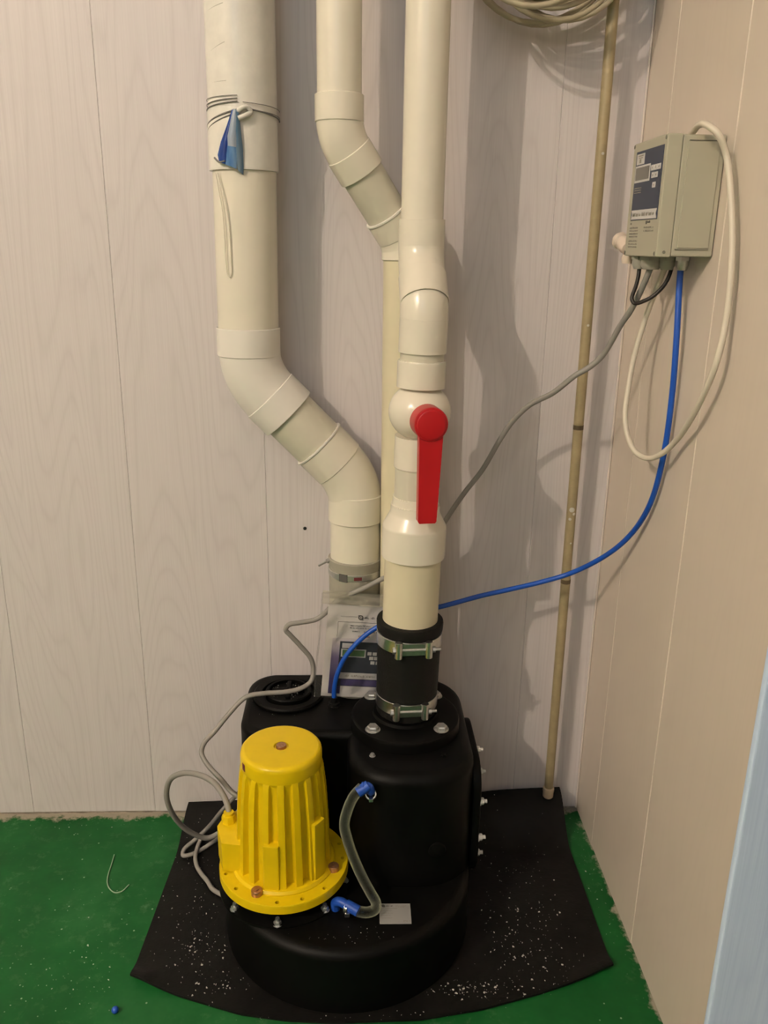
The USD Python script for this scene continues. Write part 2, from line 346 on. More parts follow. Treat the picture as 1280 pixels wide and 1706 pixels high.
# ------------------------------------------------------------------ the room
ROOM_X0, ROOM_Y0, H = -3.6, -3.4, 3.45
obj('floor', bx(ROOM_X0 - .1, ROOM_Y0 - .1, -.08, 1.4, .1, 0), 'floor_paint', kind='structure', smooth=False)
obj('ceiling', bx(ROOM_X0 - .1, ROOM_Y0 - .1, H, 1.4, .1, H + .06), 'ceiling_white', kind='structure', smooth=False)
wl = obj('wall_left', bx(ROOM_X0 - .1, ROOM_Y0 - .1, 0, ROOM_X0, .1, H), 'plaster', kind='structure', smooth=False)
wf = thing('wall_front', None, None, (0, 0, 0), kind='structure')  # out of view; its opening is made for the added window
for a in ((ROOM_X0, 0, -1.75, H), (-.55, 0, 0, H), (-1.75, 0, -.55, 1.9), (-1.75, 3.2, -.55, H)):
    obj('masonry', bx(a[0], ROOM_Y0 - .1, a[1], a[2], ROOM_Y0, a[3]), 'plaster', wf, smooth=False)
w1 = thing('window_1', None, None, (-1.15, ROOM_Y0, 1.9), kind='structure')  # window added out of view only to house the fill light
obj('window_frame', cat(bx(-1.75, -3.47, 1.9, -1.70, -3.41, 3.2), bx(-.60, -3.47, 1.9, -.55, -3.41, 3.2), bx(-1.70, -3.47, 1.9, -.60, -3.41, 1.95), bx(-1.70, -3.47, 3.15, -.60, -3.41, 3.2)), 'pvc_white', w1)
obj('pane', bx(-1.70, -3.445, 1.95, -.60, -3.44, 3.15), 'pane', w1)
def panel_prism(u0, u1, z0, z1, axis, ch=.0006, th=.009):
    """one tongue-and-groove wall board with chamfered long edges, its face at 0"""
    u0 += .00012; u1 -= .00012
    prof = [(u0, th), (u0, ch), (u0 + ch, 0), (u1 - ch, 0), (u1, ch), (u1, th)]
    V = [(a, b, z) for z in (z0, z1) for a, b in prof]; n = 6; F = []
    for k in range(n):
        p, q = k, (k + 1) % n; F += [(p, q, q + n), (p, q + n, p + n)]
    for k in range(1, n - 1): F += [(0, k + 1, k), (n, n + k, n + k + 1)]
    V = np.array(V)
    if axis == 'x': return trimesh.Trimesh(V, F, process=False)
    return trimesh.Trimesh(np.column_stack([V[:, 1], V[:, 0], V[:, 2]]), np.array(F)[:, ::-1], process=False)
wb = thing('wall_back', None, None, (0, 0, 0), kind='structure')
obj('backing', bx(ROOM_X0, .0095, 0, .1, .1, H), 'concrete', wb, smooth=False)
edges = [0.0] + [-.1385 - .25*k for k in range(15)]
for a, b in zip(edges[1:], edges[:-1]):
    obj('panel', panel_prism(max(a, ROOM_X0), b, .011 + .002*RNG.random(), H, 'x'), 'wall_panel', wb, smooth=False)
wr = thing('wall_right', None, None, (0, 0, 0), kind='structure')
for y0, y1, z0 in ((-.71, .0095, 0), (-1.62, -.71, 2.08), (ROOM_Y0, -1.62, 0)):
    obj('backing', bx(.0095, y0, z0, .1, y1, H), 'concrete', wr, smooth=False)
edges = [0.0] + [-.1185 - .25*k for k in range(14) if k != 2]
for a, b in zip(edges[1:], edges[:-1]):
    for y0, y1, z0 in ((-.71, 0, .006 + .006*RNG.random()), (-1.62, -.71, 2.08), (ROOM_Y0, -1.62, .01)):
        if min(b, y1) - max(a, y0) > .004: obj('panel', panel_prism(max(a, y0), min(b, y1), z0, H, 'y', ch=.0007 if a > -.2 else .0018), 'side_panel', wr, smooth=False)
obj('trim_1', bx(-.004, -.004, .010, -.0002, -.0002, H, .0015), 'trim_plastic', kind='structure')
dr = thing('door_1', 'pale blue wood-grain door leaf standing open at the right edge of the picture', 'door', (-.04, -.712, .012), kind='structure')
obj('door_panel', bx(-.041, -.7225, .012, .62, -.711, 2.06, .003), 'door_leaf', dr)
obj('wall_corridor', bx(1.3, ROOM_Y0, 0, 1.4, .1, H), 'plaster', kind='structure', smooth=False)

# ------------------------------------------------------------------ rubber mat
def mat_mesh():
    nu, nv = 64, 44; th = .004
    us = np.linspace(0, 1, nu); vs = np.linspace(0, 1, nv)
    fx = np.array([(-.838, -.416), (-.751, -.451), (-.652, -.486), (-.577, -.500), (-.503, -.506), (-.373, -.504), (-.277, -.488), (-.176, -.459), (-.044, -.414)])
    top = np.zeros((nv, nu, 3))
    for j, v in enumerate(vs):           # v 0 = back, 1 = front
        for i, u in enumerate(us):
            xb, xf = -.815 + u*(-.045 + .815), -.838 + u*(-.044 + .838)
            x = xb + (xf - xb)*v
            yf = np.interp(xf, fx[:, 0], fx[:, 1])
            y = -.016 + (yf + .016)*v
            rise = .040 + .027*u - .03*math.exp(-((u - .62)/.12)**2)
            w = max(0, 1 - (-.016 - y)/.115)
            z = .0045 + rise*w*w*(3 - 2*w)
            corner = math.exp(-((1 - v)/.05)**2)*(math.exp(-(u/.06)**2) + math.exp(-((1 - u)/.06)**2))
            z += .010*corner + .006*math.exp(-((1 - v)/.03)**2)*(1 - abs(2*u - 1))*.4
            z += .003*(meshkit.noise(np.array([x*9, y*9, 3.3])) - .4)*min(1, 3*min(u, 1 - u) + .3)*(1 if v > .15 else 0)
            top[j, i] = (x, y, max(z, .0042))
    bot = top.copy(); bot[..., 2] -= th
    V = np.vstack([top.reshape(-1, 3), bot.reshape(-1, 3)]); n = nu*nv; F = []
    for j in range(nv - 1):
        for i in range(nu - 1):
            a = j*nu + i; b, c, d = a + 1, a + nu, a + nu + 1
            F += [(a, c, d), (a, d, b), (a + n, d + n, c + n), (a + n, b + n, d + n)]
    def rim(lst):
        for p, q in zip(lst[:-1], lst[1:]): F.extend([(p, q, q + n), (p, q + n, p + n)])
    rim([i for i in range(nu)]); rim([(nv-1)*nu + i for i in range(nu)][::-1]); rim([j*nu for j in range(nv)][::-1]); rim([j*nu + nu - 1 for j in range(nv)])
    return trimesh.Trimesh(V, F, process=False)
MATM = mat_mesh()
obj('rubber_mat', MATM, 'mat_rubber', smooth=50, label='black rubber mat spread over the green floor under the pump station', cat='mat')

# ------------------------------------------------------------------ lifting station tank
T = thing('pump_station', 'black plastic sewage lifting tank standing on the rubber mat', 'tank', (-.47, -.25, .0045))
body = cat(rprism(Point(-.486, -.279).buffer(.213, 64), .0045, .122, .016, 200, .004),
           rprism(rrect(-.678, -.222, -.30, -.003, .055), .06, .335, .014, 200),
           rprism(rrect(-.487, -.352, -.272, -.012, .085), .02, .335, .020, 220))
obj('tank_body', body, 'tank_black', T, smooth=50)
obj('pump_base', lathe([(.1085, .120), (.1085, .1245), (.092, .127), (.090, .148)], 64, (-.592, -.33, 0)), 'tank_black', T)
for ang in (-138, -92, -46, -5, 180):
    a = math.radians(ang); o = np.array([-.592 + .1005*math.cos(a), -.33 + .1005*math.sin(a), .1250])
    obj('stud', cat(hexbolt(o, r=.0065, h=.006), cyl(o, o + (0, 0, .011), .0035, 10)), 'zinc', T)
# inspection port, back left
pc = (-.598, -.092)
obj('inspection_port', cat(ring((*pc, .334), (*pc, .343), .050, .066, 64, .003), ring((*pc, .334), (*pc, .348), .036, .043, 48, .002)), 'tank_black', T)
lid = obj('port_lid', lathe([(.050, .334), (.050, .3365), (.036, .3365), (.036, .342), (.004, .343)], 48, (*pc, 0)), 'tank_black', T)
obj('lid_rib', cat(bx(pc[0]-.030, pc[1]-.004, .341, pc[0]+.030, pc[1]+.004, .350, .002), bx(pc[0]-.004, pc[1]-.030, .341, pc[0]+.004, pc[1]+.030, .350, .002)), 'tank_black', lid)
# raised outlet flange with its bolts
fo = (-.385, -.193)
obj('outlet_flange', cat(lathe([(.096, .330), (.096, .350), (.0945, .355), (.090, .358), (.058, .360), (.056, .365)], 80, (*fo, 0))), 'tank_black', T)
for dx, dy in ((-.0585, -.055), (.0585, -.055), (-.0585, .055), (.0585, .055)):
    obj('bolt', hexbolt((fo[0] + dx, fo[1] + dy, .3595), r=.0105, h=.007), 'zinc', T)
obj('outlet_spigot', cyl((*fo, .355), (-.3835, -.193, .43), .049, 48), 'tank_black', T)
obj('vent_bolt', hexbolt((-.445, -.290, .3355), r=.0042, h=.004), 'zinc', T)
obj('vent_bolt', hexbolt((-.325, -.290, .3355), r=.005, h=.004), 'tank_black', T)
# right-hand inspection cover with protruding bolts
def yzprism(pts, x0, x1):
    return place(trimesh.creation.extrude_polygon(Polygon(pts).buffer(.02, 12), x1 - x0, engine='earcut'), (0, 0, 0))
cov = rprism(rrect(-.30, .085, -.10, .312, .05), 0, .014, .004, 120)
cv = np.array(cov.vertices); obj('side_cover', trimesh.Trimesh(np.column_stack([-.2735 + cv[:, 2], cv[:, 0], cv[:, 1]]), cov.faces, process=False), 'tank_black', T, smooth=40)
for y, z in ((-.225, .302), (-.262, .283), (-.292, .245), (-.296, .175), (-.280, .130), (-.13, .27), (-.12, .12)):
    o = np.array([-.2595, y, z])
    obj('cover_bolt', cat(hexbolt(o, (1, 0, 0), r=.0062, h=.006), cyl(o, o + (.011, 0, 0), .0035, 10)), 'dull_bolt', T)
obj('boss', lathe([(.015, 0), (.014, .003), (.012, .004)], 32, (-.338, -.350, .195), (0, -1, 0)), 'tank_black', T)
# hose connection for the blue hose
obj('hose_fitting', cat(lathe([(.010, .333), (.010, .341), (.0065, .342), (.0065, .352)], 24, (-.512, -.128, 0)), lathe([(.013, .332), (.013, .336)], 6, (-.512, -.128, 0))), 'black_rubber', T)
# rating plate on top of the drum
PL = Plane((-.4345, -.4325, .1222), (1, -.01, 0), (0, 1, 0))
rp = obj('rating_plate', PL.slab(0, 0, .0505, .0425, 0, .0010), 'plate_silver', T, smooth=False, label='small silver rating plate')
logo = Polygon(list(Point(.0065, .0375).buffer(.0028, 12).exterior.coords)).union(sbox(.0037, .0375, .0065, .0403)).union(sbox(.0065, .0347, .0093, .0375))
obj('logo', cat(PL.poly(logo, .001, .0013), *PL.words(.0105, .0360, .0225, .0024, .001, RNG)), 'print_dark', rp, smooth=False)
obj('plate_text', cat(*PL.words(.002, .0312, .030, .0012, .001, RNG), *PL.words(.026, .037, .044, .0012, .001, RNG), *PL.words(.026, .0345, .042, .0012, .001, RNG), *PL.words(.002, .0265, .020, .0010, .001, RNG),
    *PL.words(.002, .0215, .022, .0010, .001, RNG), *PL.words(.002, .0165, .018, .0010, .001, RNG), *PL.words(.002, .0115, .021, .0010, .001, RNG), *PL.words(.038, .004, .049, .003, .001, RNG)), 'print_grey', rp, smooth=False)
for dx, dy in ((.0025, .004), (.048, .0385)): obj('rivet', lathe([(.0009, .001), (.0006, .0018)], 10, (-.4345 + dx, -.4325 + dy, .1222)), 'zinc', rp)

# ------------------------------------------------------------------ yellow pump motor
MO = (-.592, -.330)
mt = thing('pump_motor', 'yellow painted ribbed pump motor bolted upright on the black tank', 'motor', (*MO, .148))
fl = m3.Manifold.cylinder(.013, .1072, .1072, 96).translate((0, 0, .1485))
fl += m3.Manifold.cylinder(.0025, .1072, .1060, 96).translate((0, 0, .1615))
BOLT = (-115, -18, 80, 150)
holes = [-160, -137, -92, -69, -45, 0, 21, 45, 68, 112, 135]
for h in holes:
    a = math.radians(h); fl -= m3.Manifold.cylinder(.03, .0034, .0034, 14).translate((.098*math.cos(a), .098*math.sin(a), .1485))
fl = fl.translate((*MO, 0))
obj('mounting_flange', fl, 'yellow_paint', mt, smooth=30)
for h in holes: obj('hole_plug', cyl((MO[0] + .098*math.cos(math.radians(h)), MO[1] + .098*math.sin(math.radians(h)), .149), (MO[0] + .098*math.cos(math.radians(h)), MO[1] + .098*math.sin(math.radians(h)), .157), .0036, 12), 'hole_shade', mt)  # dark discs standing in for the shade inside the holes
obj('hub_step', lathe([(.086, .162), (.086, .166), (.083, .170), (.070, .172)], 72, (*MO, 0)), 'yellow_paint', mt)
def ribbed():
    n, zs = 18*20, [.166, .172, .20, .24, .28, .31, .325, .335, .342, .347, .351, .354]
    a = np.arange(n)*2*np.pi/n; V = []
    for z in zs:
        env = np.interp(z, [.166, .24, .30, .345, .354], [.0785, .0755, .0725, .0675, .0650])
        ph = (a*18/(2*np.pi) + .35) % 1.0
        prof = np.clip((np.abs(ph - .5) - .23)/.07, 0, 1); prof = prof*prof*(3 - 2*prof)        # 1 on ribs, 0 in the grooves
        depth = np.interp(z, [.166, .33, .347, .354], [.0105, .0080, .0045, .0])
        r = env - depth*(1 - prof)
        V.append(np.stack([MO[0] + r*np.cos(a), MO[1] + r*np.sin(a), np.full(n, z)], 1))
    V = np.vstack(V); F = []
    for i in range(len(zs) - 1):
        for k in range(n):
            p, q = i*n + k, i*n + (k+1) % n; F += [(p, q, q+n), (p, q+n, p+n)]
    return trimesh.Trimesh(V, F, process=False)
obj('ribbed_housing', ribbed(), 'yellow_paint', mt, smooth=40)
cap = obj('motor_cap', lathe([(.0645, .352), (.0652, .356), (.0652, .372), (.0643, .377), (.0615, .3805), (.057, .382), (.012, .382), (.0105, .3795), (.0, .3795)], 72, (*MO, 0)), 'yellow_paint', mt, smooth=50)
obj('cap_screw', cat(lathe([(.0085, .379), (.0085, .383), (.0075, .3845)], 24, (*MO, 0)), bx(MO[0]-.006, MO[1]-.0008, .3845, MO[0]+.006, MO[1]+.0008, .3849)), 'copper', cap, label='copper-coloured screw')
def radial_pad(ang, w, z0, z1, r0, r1):
    m = bx(r0, -w/2, z0, r1, w/2, z1, .003); a = math.radians(ang)
    R = np.array([[math.cos(a), -math.sin(a), 0], [math.sin(a), math.cos(a), 0], [0, 0, 1]])
    return trimesh.Trimesh(m.vertices @ R.T + (*MO, 0), m.faces, process=False)
for ang, z1 in ((-100, .252), (-38, .275), (60, .26), (130, .26)):
    obj('bolt_pad', radial_pad(ang, .026, .166, z1, .055, .0800), 'yellow_paint', mt)
for ang in (-115, -18, 80, 150):
    a = math.radians(ang); o = (MO[0] + .0875*math.cos(a), MO[1] + .0875*math.sin(a), .164)
    obj('flange_bolt', cat(lathe([(.0092, 0), (.0092, .007), (.0078, .009), (.003, .009)], 24, o), cyl((o[0], o[1], .1735), (o[0], o[1], .1745), .0035, 12)), 'copper', mt, label='copper-coloured flange bolt')
obj('maroon_patch', radial_pad(-150, .013, .357, .373, .060, .0656), 'maroon', mt)
# cable box cast to the left side
tb = m3.Manifold.hull_points(np.array([(-.702, -.322, .166), (-.690, -.358, .166), (-.650, -.366, .166), (-.640, -.29, .166), (-.690, -.29, .166),
                                       (-.702, -.322, .224), (-.690, -.358, .219), (-.655, -.364, .219), (-.640, -.29, .232), (-.690, -.29, .228)]))
tbo = obj('terminal_box', tb, 'yellow_paint', mt, smooth=20)
obj('box_shoulder', m3.Manifold.hull_points(np.array([(-.658, -.366, .17), (-.640, -.374, .17), (-.640, -.30, .17), (-.668, -.30, .17), (-.658, -.366, .219), (-.638, -.374, .232), (-.640, -.30, .262), (-.668, -.30, .262)])), 'yellow_paint', mt, smooth=20)
obj('cable_gland', cat(lathe([(.0125, .222), (.0125, .233), (.0105, .238), (.0075, .239)], 8, (-.684, -.310, 0)), lathe([(.0085, .238), (.0085, .243)], 20, (-.684, -.310, 0))), 'yellow_paint', tbo)

# ------------------------------------------------------------------ clear bypass tube with blue elbows
ct = thing('bypass_tube', 'clear plastic hose looping between two blue fittings on the black tank', 'hose', (-.46, -.37, .14))
obj('clear_hose', cable([(-.463, -.362, .326), (-.476, -.366, .312), (-.486, -.371, .290), (-.491, -.374, .265), (-.486, -.376, .238), (-.474, -.380, .200), (-.460, -.386, .168), (-.448, -.394, .148), (-.440, -.405, .139), (-.442, -.416, .136), (-.455, -.422, .136), (-.470, -.420, .137)], .0085, 8, 18), 'clear_tube', ct, smooth=60)
obj('elbow_fitting', cat(cable([(-.449, -.340, .305), (-.449, -.357, .315), (-.453, -.361, .326), (-.463, -.363, .328)], .0072), cyl((-.4525, -.3610, .329), (-.470, -.3665, .319), .0085, 20, .001)), 'blue_plastic', ct)
obj('elbow_fitting', cat(cable([(-.505, -.398, .122), (-.505, -.400, .136), (-.497, -.406, .143), (-.485, -.413, .141)], .0075), cyl((-.488, -.411, .142), (-.468, -.4205, .137), .0088, 20, .001)), 'blue_plastic', ct)
obj('hose_clip', cat(ring((-.449, -.352, .305), (-.449, -.3575, .310), .0070, .0095, 24), bx(-.452, -.366, .300, -.445, -.357, .306, .001)), 'steel', ct)
obj('hose_clip', cat(ring((-.489, -.4115, .138), (-.483, -.4145, .1375), .0075, .0098, 24), bx(-.490, -.424, .128, -.482, -.416, .135, .001)), 'steel', ct)

# ------------------------------------------------------------------ flexible coupling on the outlet
LX = lambda z: -.3835 + (z - .38)*.019           # axis of the slightly leaning riser
LY = -.193
AX = np.array([.019, 0, 1.0]); AX /= np.linalg.norm(AX)
def riser(prof, n=56): return lathe([(r, (z - .38)/AX[2]) for r, z in prof], n, (LX(.38), LY, .38), AX)
fc = thing('flexible_coupling', 'black rubber sleeve clamped between tank outlet and cream riser pipe', 'coupling', (LX(.365), LY, .365))
obj('rubber_sleeve', riser([(.050, .366), (.0525, .368), (.0525, .395), (.0535, .41), (.0540, .48), (.0540, .522), (.0565, .525), (.0570, .536), (.0562, .540), (.0495, .541)]), 'black_rubber', fc, smooth=40)
def clamp(zc, rot, R):
    g = obj('hose_clamp', ring(np.array((LX(zc), LY, zc)) - AX*.011, np.array((LX(zc), LY, zc)) + AX*.011, R - .002, R + .0016, 64, .0006), 'steel', fc)
    def rad(a, m):
        a = math.radians(a - 90 + 90*0); c, s = math.cos(a), math.sin(a)
        return trimesh.Trimesh(m.vertices @ np.array([[c, -s, 0], [s, c, 0], [0, 0, 1]]).T + (LX(zc), LY, zc), m.faces, process=False)
    Rl = R + .0015
    for da in (-24, 24):
        obj('clamp_lug', rad(rot + da, cat(bx(Rl - .001, -.005, -.0125, Rl + .010, .005, .0125, .0015), cyl((Rl + .006, 0, -.0145), (Rl + .006, 0, .0145), .0064, 16, .0008))), 'steel', g)
    y = (Rl + .006)*math.sin(math.radians(24)); x = (Rl + .006)*math.cos(math.radians(24))
    obj('clamp_bolt', rad(rot, cat(cyl((x, -y - .010, 0), (x, y + .020, 0), .0026, 12), lathe([(.0055, 0), (.0055, .005)], 6, (x, -y - .010, 0), (0, 1, 0)), lathe([(.0050, 0), (.0050, .005)], 6, (x, y + .006, 0), (0, 1, 0)))), 'zinc', g)
    obj('clamp_bridge', rad(rot, bx(Rl - .003, -.020, -.0105, Rl + .0008, .020, .0105, .0006)), 'steel', g)
clamp(.509, 4, .0545); clamp(.392, 4, .0527)

# ------------------------------------------------------------------ discharge riser: cream pipe, reducer, ball valve, offset bend, upper pipe
lp = thing('riser_pipe', 'cream plastic riser below the red-handled valve with a stepped reducer on top', 'pipe', (LX(.50), LY, .50))
obj('pipe', riser([(.0470, .505), (.0470, .70)]), 'pvc_yellowed', lp)
obj('reducer', riser([(.0480, .655), (.0522, .6555), (.0528, .658), (.0528, .706), (.0515, .711), (.0425, .728), (.0405, .733), (.0400, .745)]), 'pvc_cream', lp, smooth=28)
obj('reducer_neck', riser([(.0372, .742), (.0380, .744), (.0372, .758)]), 'pvc_cream', lp)
obj('short_pipe', riser([(.0352, .75), (.0352, .815)]), 'pvc_grey', lp)
bv = thing('ball_valve', 'cream plastic ball valve with a red lever handle on the riser', 'valve', (LX(.80), LY, .80))
vb = []
for t in np.linspace(-.80, .84, 15): vb.append((.0492*math.cos(t*math.pi/2), .897 + .0455*math.sin(t*math.pi/2)))
obj('valve_body', riser([(.0365, .806), (.0376, .808), (.0376, .858)] + vb[1:-1] + [(.0380, .936), (.0380, .974), (.0370, .977)]), 'pvc_cream', bv, smooth=24)
ha = np.array([.13, -.99, .02]); ha /= np.linalg.norm(ha)
hc = np.array([LX(.893) + .002, LY, .890])
hd = obj('handle', cat(cyl(hc + ha*.036, hc + ha*.078, .0262, 40, .003)), 'red_plastic', bv, smooth=30, label='red lever handle')
hu = np.cross(ha, (0, 0, 1)); hu /= np.linalg.norm(hu); hv = np.cross(hu, ha) * -1
if hv[2] > 0: hv = -hv
lev = Polygon([(-.0175, .010), (.0195, .010), (.0125, .152), (.0105, .155), (-.0145, .155), (-.0165, .152)])
t = trimesh.creation.extrude_polygon(lev, .015, engine='earcut')
Vv = hc + ha*.060 + t.vertices[:, :1]*hu*(1 if hu[0] > 0 else -1) + t.vertices[:, 1:2]*hv + t.vertices[:, 2:3]*ha
obj('lever', trimesh.Trimesh(Vv, t.faces, process=False), 'red_plastic', hd, smooth=20)
obj('handle_cap', lathe([(.0225, 0), (.0225, .0016), (.020, .003), (.004, .0036)], 36, hc + ha*.0775, ha), 'red_plastic', hd)
up = thing('discharge_pipe', 'long cream plastic pipe rising above the valve, nearest the viewer', 'pipe', (-.373, -.14, .98))
UX, UY = -.3735, -.140
obj('pipe_nipple', riser([(.0340, .965), (.0340, .995)]), 'pvc_grey', up)
e2c = np.array([LX(1.070), LY, 1.062]); e1c = np.array([UX, UY, 1.124])
mid = (e1c + e2c)/2
obj('elbow', elbow((LX(.989), LY, .989), e2c, mid + (e1c - e2c)*.10, .0372, .026, .0002, .052), 'pvc_cream', up, smooth=40)
obj('elbow', elbow((UX, UY, 1.184), e1c, mid + (e2c - e1c)*.02, .0356, .026, .0002, .050), 'pvc_cream', up, smooth=40)
obj('pipe', cyl((UX, UY, 1.15), (UX + .006, UY, H), .0325, 56), 'pvc_cream', up)

# ------------------------------------------------------------------ thin vent pipe behind it
vp = thing('vent_pipe', 'middle cream pipe that bends down behind the discharge pipe', 'pipe', (-.395, -.07, .335))
VX, VY, WX, WY = -.500, -.125, -.397, -.078
b1 = np.array([VX, VY, 1.300]); b2 = np.array([WX, WY, 1.150])
dv = (b2 - b1)/np.linalg.norm(b2 - b1)
obj('pipe', cyl((VX, VY, 1.34), (VX, VY, H), .0331, 56), 'pvc_cream', vp)
obj('elbow', elbow((VX, VY, 1.357), b1, b1 + dv*.062, .0366, .03, .0012, .038), 'pvc_cream', vp, smooth=40)
obj('pipe', cyl(b1 + dv*.05, b1 + dv*.15, .0331, 56), 'pvc_grey', vp)
obj('elbow', elbow(b1 + dv*.135, b2, (WX, WY, 1.122), .0360, .03, .0012, .036), 'pvc_cream', vp, smooth=40)
obj('joint_bead', ring(b1 + dv*.133, b1 + dv*.1365, .0335, .0372, 48, .0005), 'pvc_white', vp)
obj('pipe', cyl((WX + .002, WY - .014, .3355), (WX, WY, 1.14), .0331, 56), 'pvc_yellowed', vp)
for z, s in ((1.048, .0035), (1.036, .0045), (.99, .0025)): obj('lime_stain', lathe([(s, 0), (s*.4, .0008)], 10, (WX - .033*.55, WY - .033*.835, z), (-.55, -.835, 0)), 'lime', vp)

# ------------------------------------------------------------------ large drain pipe at the left
dp = thing('drain_pipe', 'thick off-white drain pipe on the left with two bends above the tank', 'pipe', (-.474, -.062, .335))
DX, DY, EX, EY = -.653, -.066, -.473, -.062
c1 = np.array([DX, DY, .932]); c2 = np.array([EX, EY, .747]); dd = (c2 - c1)/np.linalg.norm(c2 - c1)
obj('pipe', cyl((DX, DY, .98), (DX + .003, DY, 1.30), .0500, 64), 'pvc_cream', dp)
obj('elbow', elbow((DX, DY, 1.012), c1, c1 + dd*.092, .0525, .05, .0016, .046), 'pvc_white', dp, smooth=40)
obj('pipe', cyl(c1 + dd*.07, c1 + dd*.195, .0468, 64), 'pvc_grey', dp)
obj('joint_bead', ring(c1 + dd*.1635, c1 + dd*.167, .0470, .0505, 56, .0005), 'pvc_white', dp)
obj('elbow', elbow(c1 + dd*.166, c2, (EX, EY, .675), .0490, .05, .0014, .05), 'pvc_cream', dp, smooth=40)
obj('pipe', cyl((EX, EY, .56), (EX, EY, .70), .0458, 64), 'pvc_cream', dp)
obj('pipe_sleeve', lathe([(.0500, 1.252), (.0538, 1.2525), (.0545, 1.256), (.0538, 1.335), (.052, 1.342)], 64, (DX + .002, DY, 0)), 'film', dp)
obj('pipe', cyl((DX + .003, DY, 1.335), (DX + .005, DY, H), .0530, 64), 'film', dp)
rs = obj('rubber_sleeve', cat(lathe([(.0475, .337), (.0482, .34), (.0472, .36), (.0472, .560), (.0478, .590), (.0490, .594), (.0490, .603), (.0470, .605)], 56, (EX - .001, EY, 0))), 'grey_rubber', dp, label='grey rubber sleeve')
obj('clamp_band', ring((EX - .001, EY, .572), (EX - .001, EY, .584), .0470, .0486, 56, .0005), 'zinc', rs)
def on_sleeve(ang, w, z0, z1, r0, r1):
    m = bx(r0, -w/2, z0, r1, w/2, z1); a = math.radians(ang)
    return trimesh.Trimesh(m.vertices @ np.array([[math.cos(a), -math.sin(a), 0], [math.sin(a), math.cos(a), 0], [0, 0, 1]]).T + (EX - .001, EY, 0), m.faces, process=False)
obj('clamp_slot', on_sleeve(-116, .016, .571, .585, .045, .0492), 'print_dark', rs)
obj('red_print', on_sleeve(-84, .014, .575, .581, .045, .0489), 'maroon', rs)
obj('clamp_screw', cat(cyl((-.520, -.075, .601), (-.540, -.083, .593), .0022, 10), lathe([(.0045, 0), (.0045, .006)], 6, (-.520, -.074, .601), (-1, -.4, -.35))), 'steel', rs)

# blue ribbon and film lines tied round the pipe
rb = thing('plastic_ribbon', 'blue and clear plastic ribbon knotted around the thick drain pipe', 'ribbon', (-.652, -.122, 1.25))
def around(z0, z1, a0, a1, r, rad, n=24):
    pts = []
    for t in np.linspace(0, 1, n):
        a = math.radians(a0 + (a1 - a0)*t); pts.append((DX + .004 + rad*math.cos(a), DY + rad*math.sin(a), z0 + (z1 - z0)*t - .006*math.sin(math.pi*t)*0))
    return tube(pts, r, 8)
for z0, z1, r in ((1.311, 1.335, .0013), (1.302, 1.331, .0009), (1.337, 1.346, .0009), (1.344, 1.350, .0007), (1.352, 1.354, .0005)):
    obj('wrapped_strand', around(z0, z1, 170, 268, r, .0552), 'film_dark', rb)
for z0, z1, r in ((1.337, 1.326, .0011), (1.336, 1.330, .0006), (1.345, 1.340, .0005)):
    obj('wrapped_strand', around(z0, z1, 276, 368, r, .0552), 'film_dark', rb)
for z0, z1 in ((1.404, 1.425), (1.462, 1.475), (1.372, 1.374)):
    obj('wrapped_strand', around(z0, z1, 185, 250, .0005, .0532), 'film_crease', rb)
obj('knot', cable([(-.652, -.120, 1.330), (-.645, -.1265, 1.336), (-.637, -.124, 1.338), (-.632, -.120, 1.332), (-.640, -.1255, 1.326), (-.650, -.127, 1.322)], .0035), 'film', rb)
def tail(rows):
    """a hanging strip: rows of (left point, right point, bulge)"""
    V = []; nu = 7
    for L, R, bulge in rows:
        L, R = np.array(L), np.array(R)
        for u in np.linspace(0, 1, nu): V.append(L + (R - L)*u + np.array([0, -bulge*math.sin(math.pi*u), 0]))
    V = np.array(V); n = len(V); F = []
    for j in range(len(rows) - 1):
        for i in range(nu - 1):
            a = j*nu + i; F += [(a, a + nu, a + nu + 1), (a, a + nu + 1, a + 1)]
    V2 = V + (0, .0009, 0); F = np.array(F)
    rim = [i for i in range(nu)] + [j*nu + nu - 1 for j in range(1, len(rows))] + [n - 1 - i for i in range(1, nu)] + [j*nu for j in range(len(rows) - 2, 0, -1)]
    S = []
    for p, q in zip(rim, rim[1:] + rim[:1]): S += [(p, p + n, q + n), (p, q + n, q)]
    return trimesh.Trimesh(np.vstack([V, V2]), np.vstack([F, F[:, ::-1] + n, S]), process=False)
obj('ribbon_tail', tail([((-.659, -.124, 1.334), (-.654, -.124, 1.332), .001), ((-.668, -.122, 1.312), (-.662, -.125, 1.312), .002), ((-.678, -.120, 1.290), (-.667, -.1255, 1.288), .003), ((-.684, -.117, 1.272), (-.668, -.126, 1.270), .004), ((-.682, -.117, 1.261), (-.672, -.125, 1.259), .003)]), 'ribbon_deep', rb, smooth=60, label='deep blue fold of the ribbon')
obj('ribbon_tail', tail([((-.657, -.1265, 1.335), (-.651, -.1265, 1.333), .001), ((-.663, -.1265, 1.312), (-.652, -.128, 1.312), .003), ((-.667, -.1265, 1.297), (-.653, -.129, 1.295), .003), ((-.667, -.1265, 1.284), (-.654, -.129, 1.282), .003)]), 'ribbon_pale', rb, smooth=60, label='pale clear upper part of the ribbon')
obj('ribbon_tail', tail([((-.667, -.1262, 1.286), (-.654, -.1285, 1.284), .003), ((-.671, -.125, 1.272), (-.654, -.1285, 1.268), .004), ((-.674, -.123, 1.259), (-.655, -.128, 1.252), .003)]), 'ribbon', rb, smooth=60)
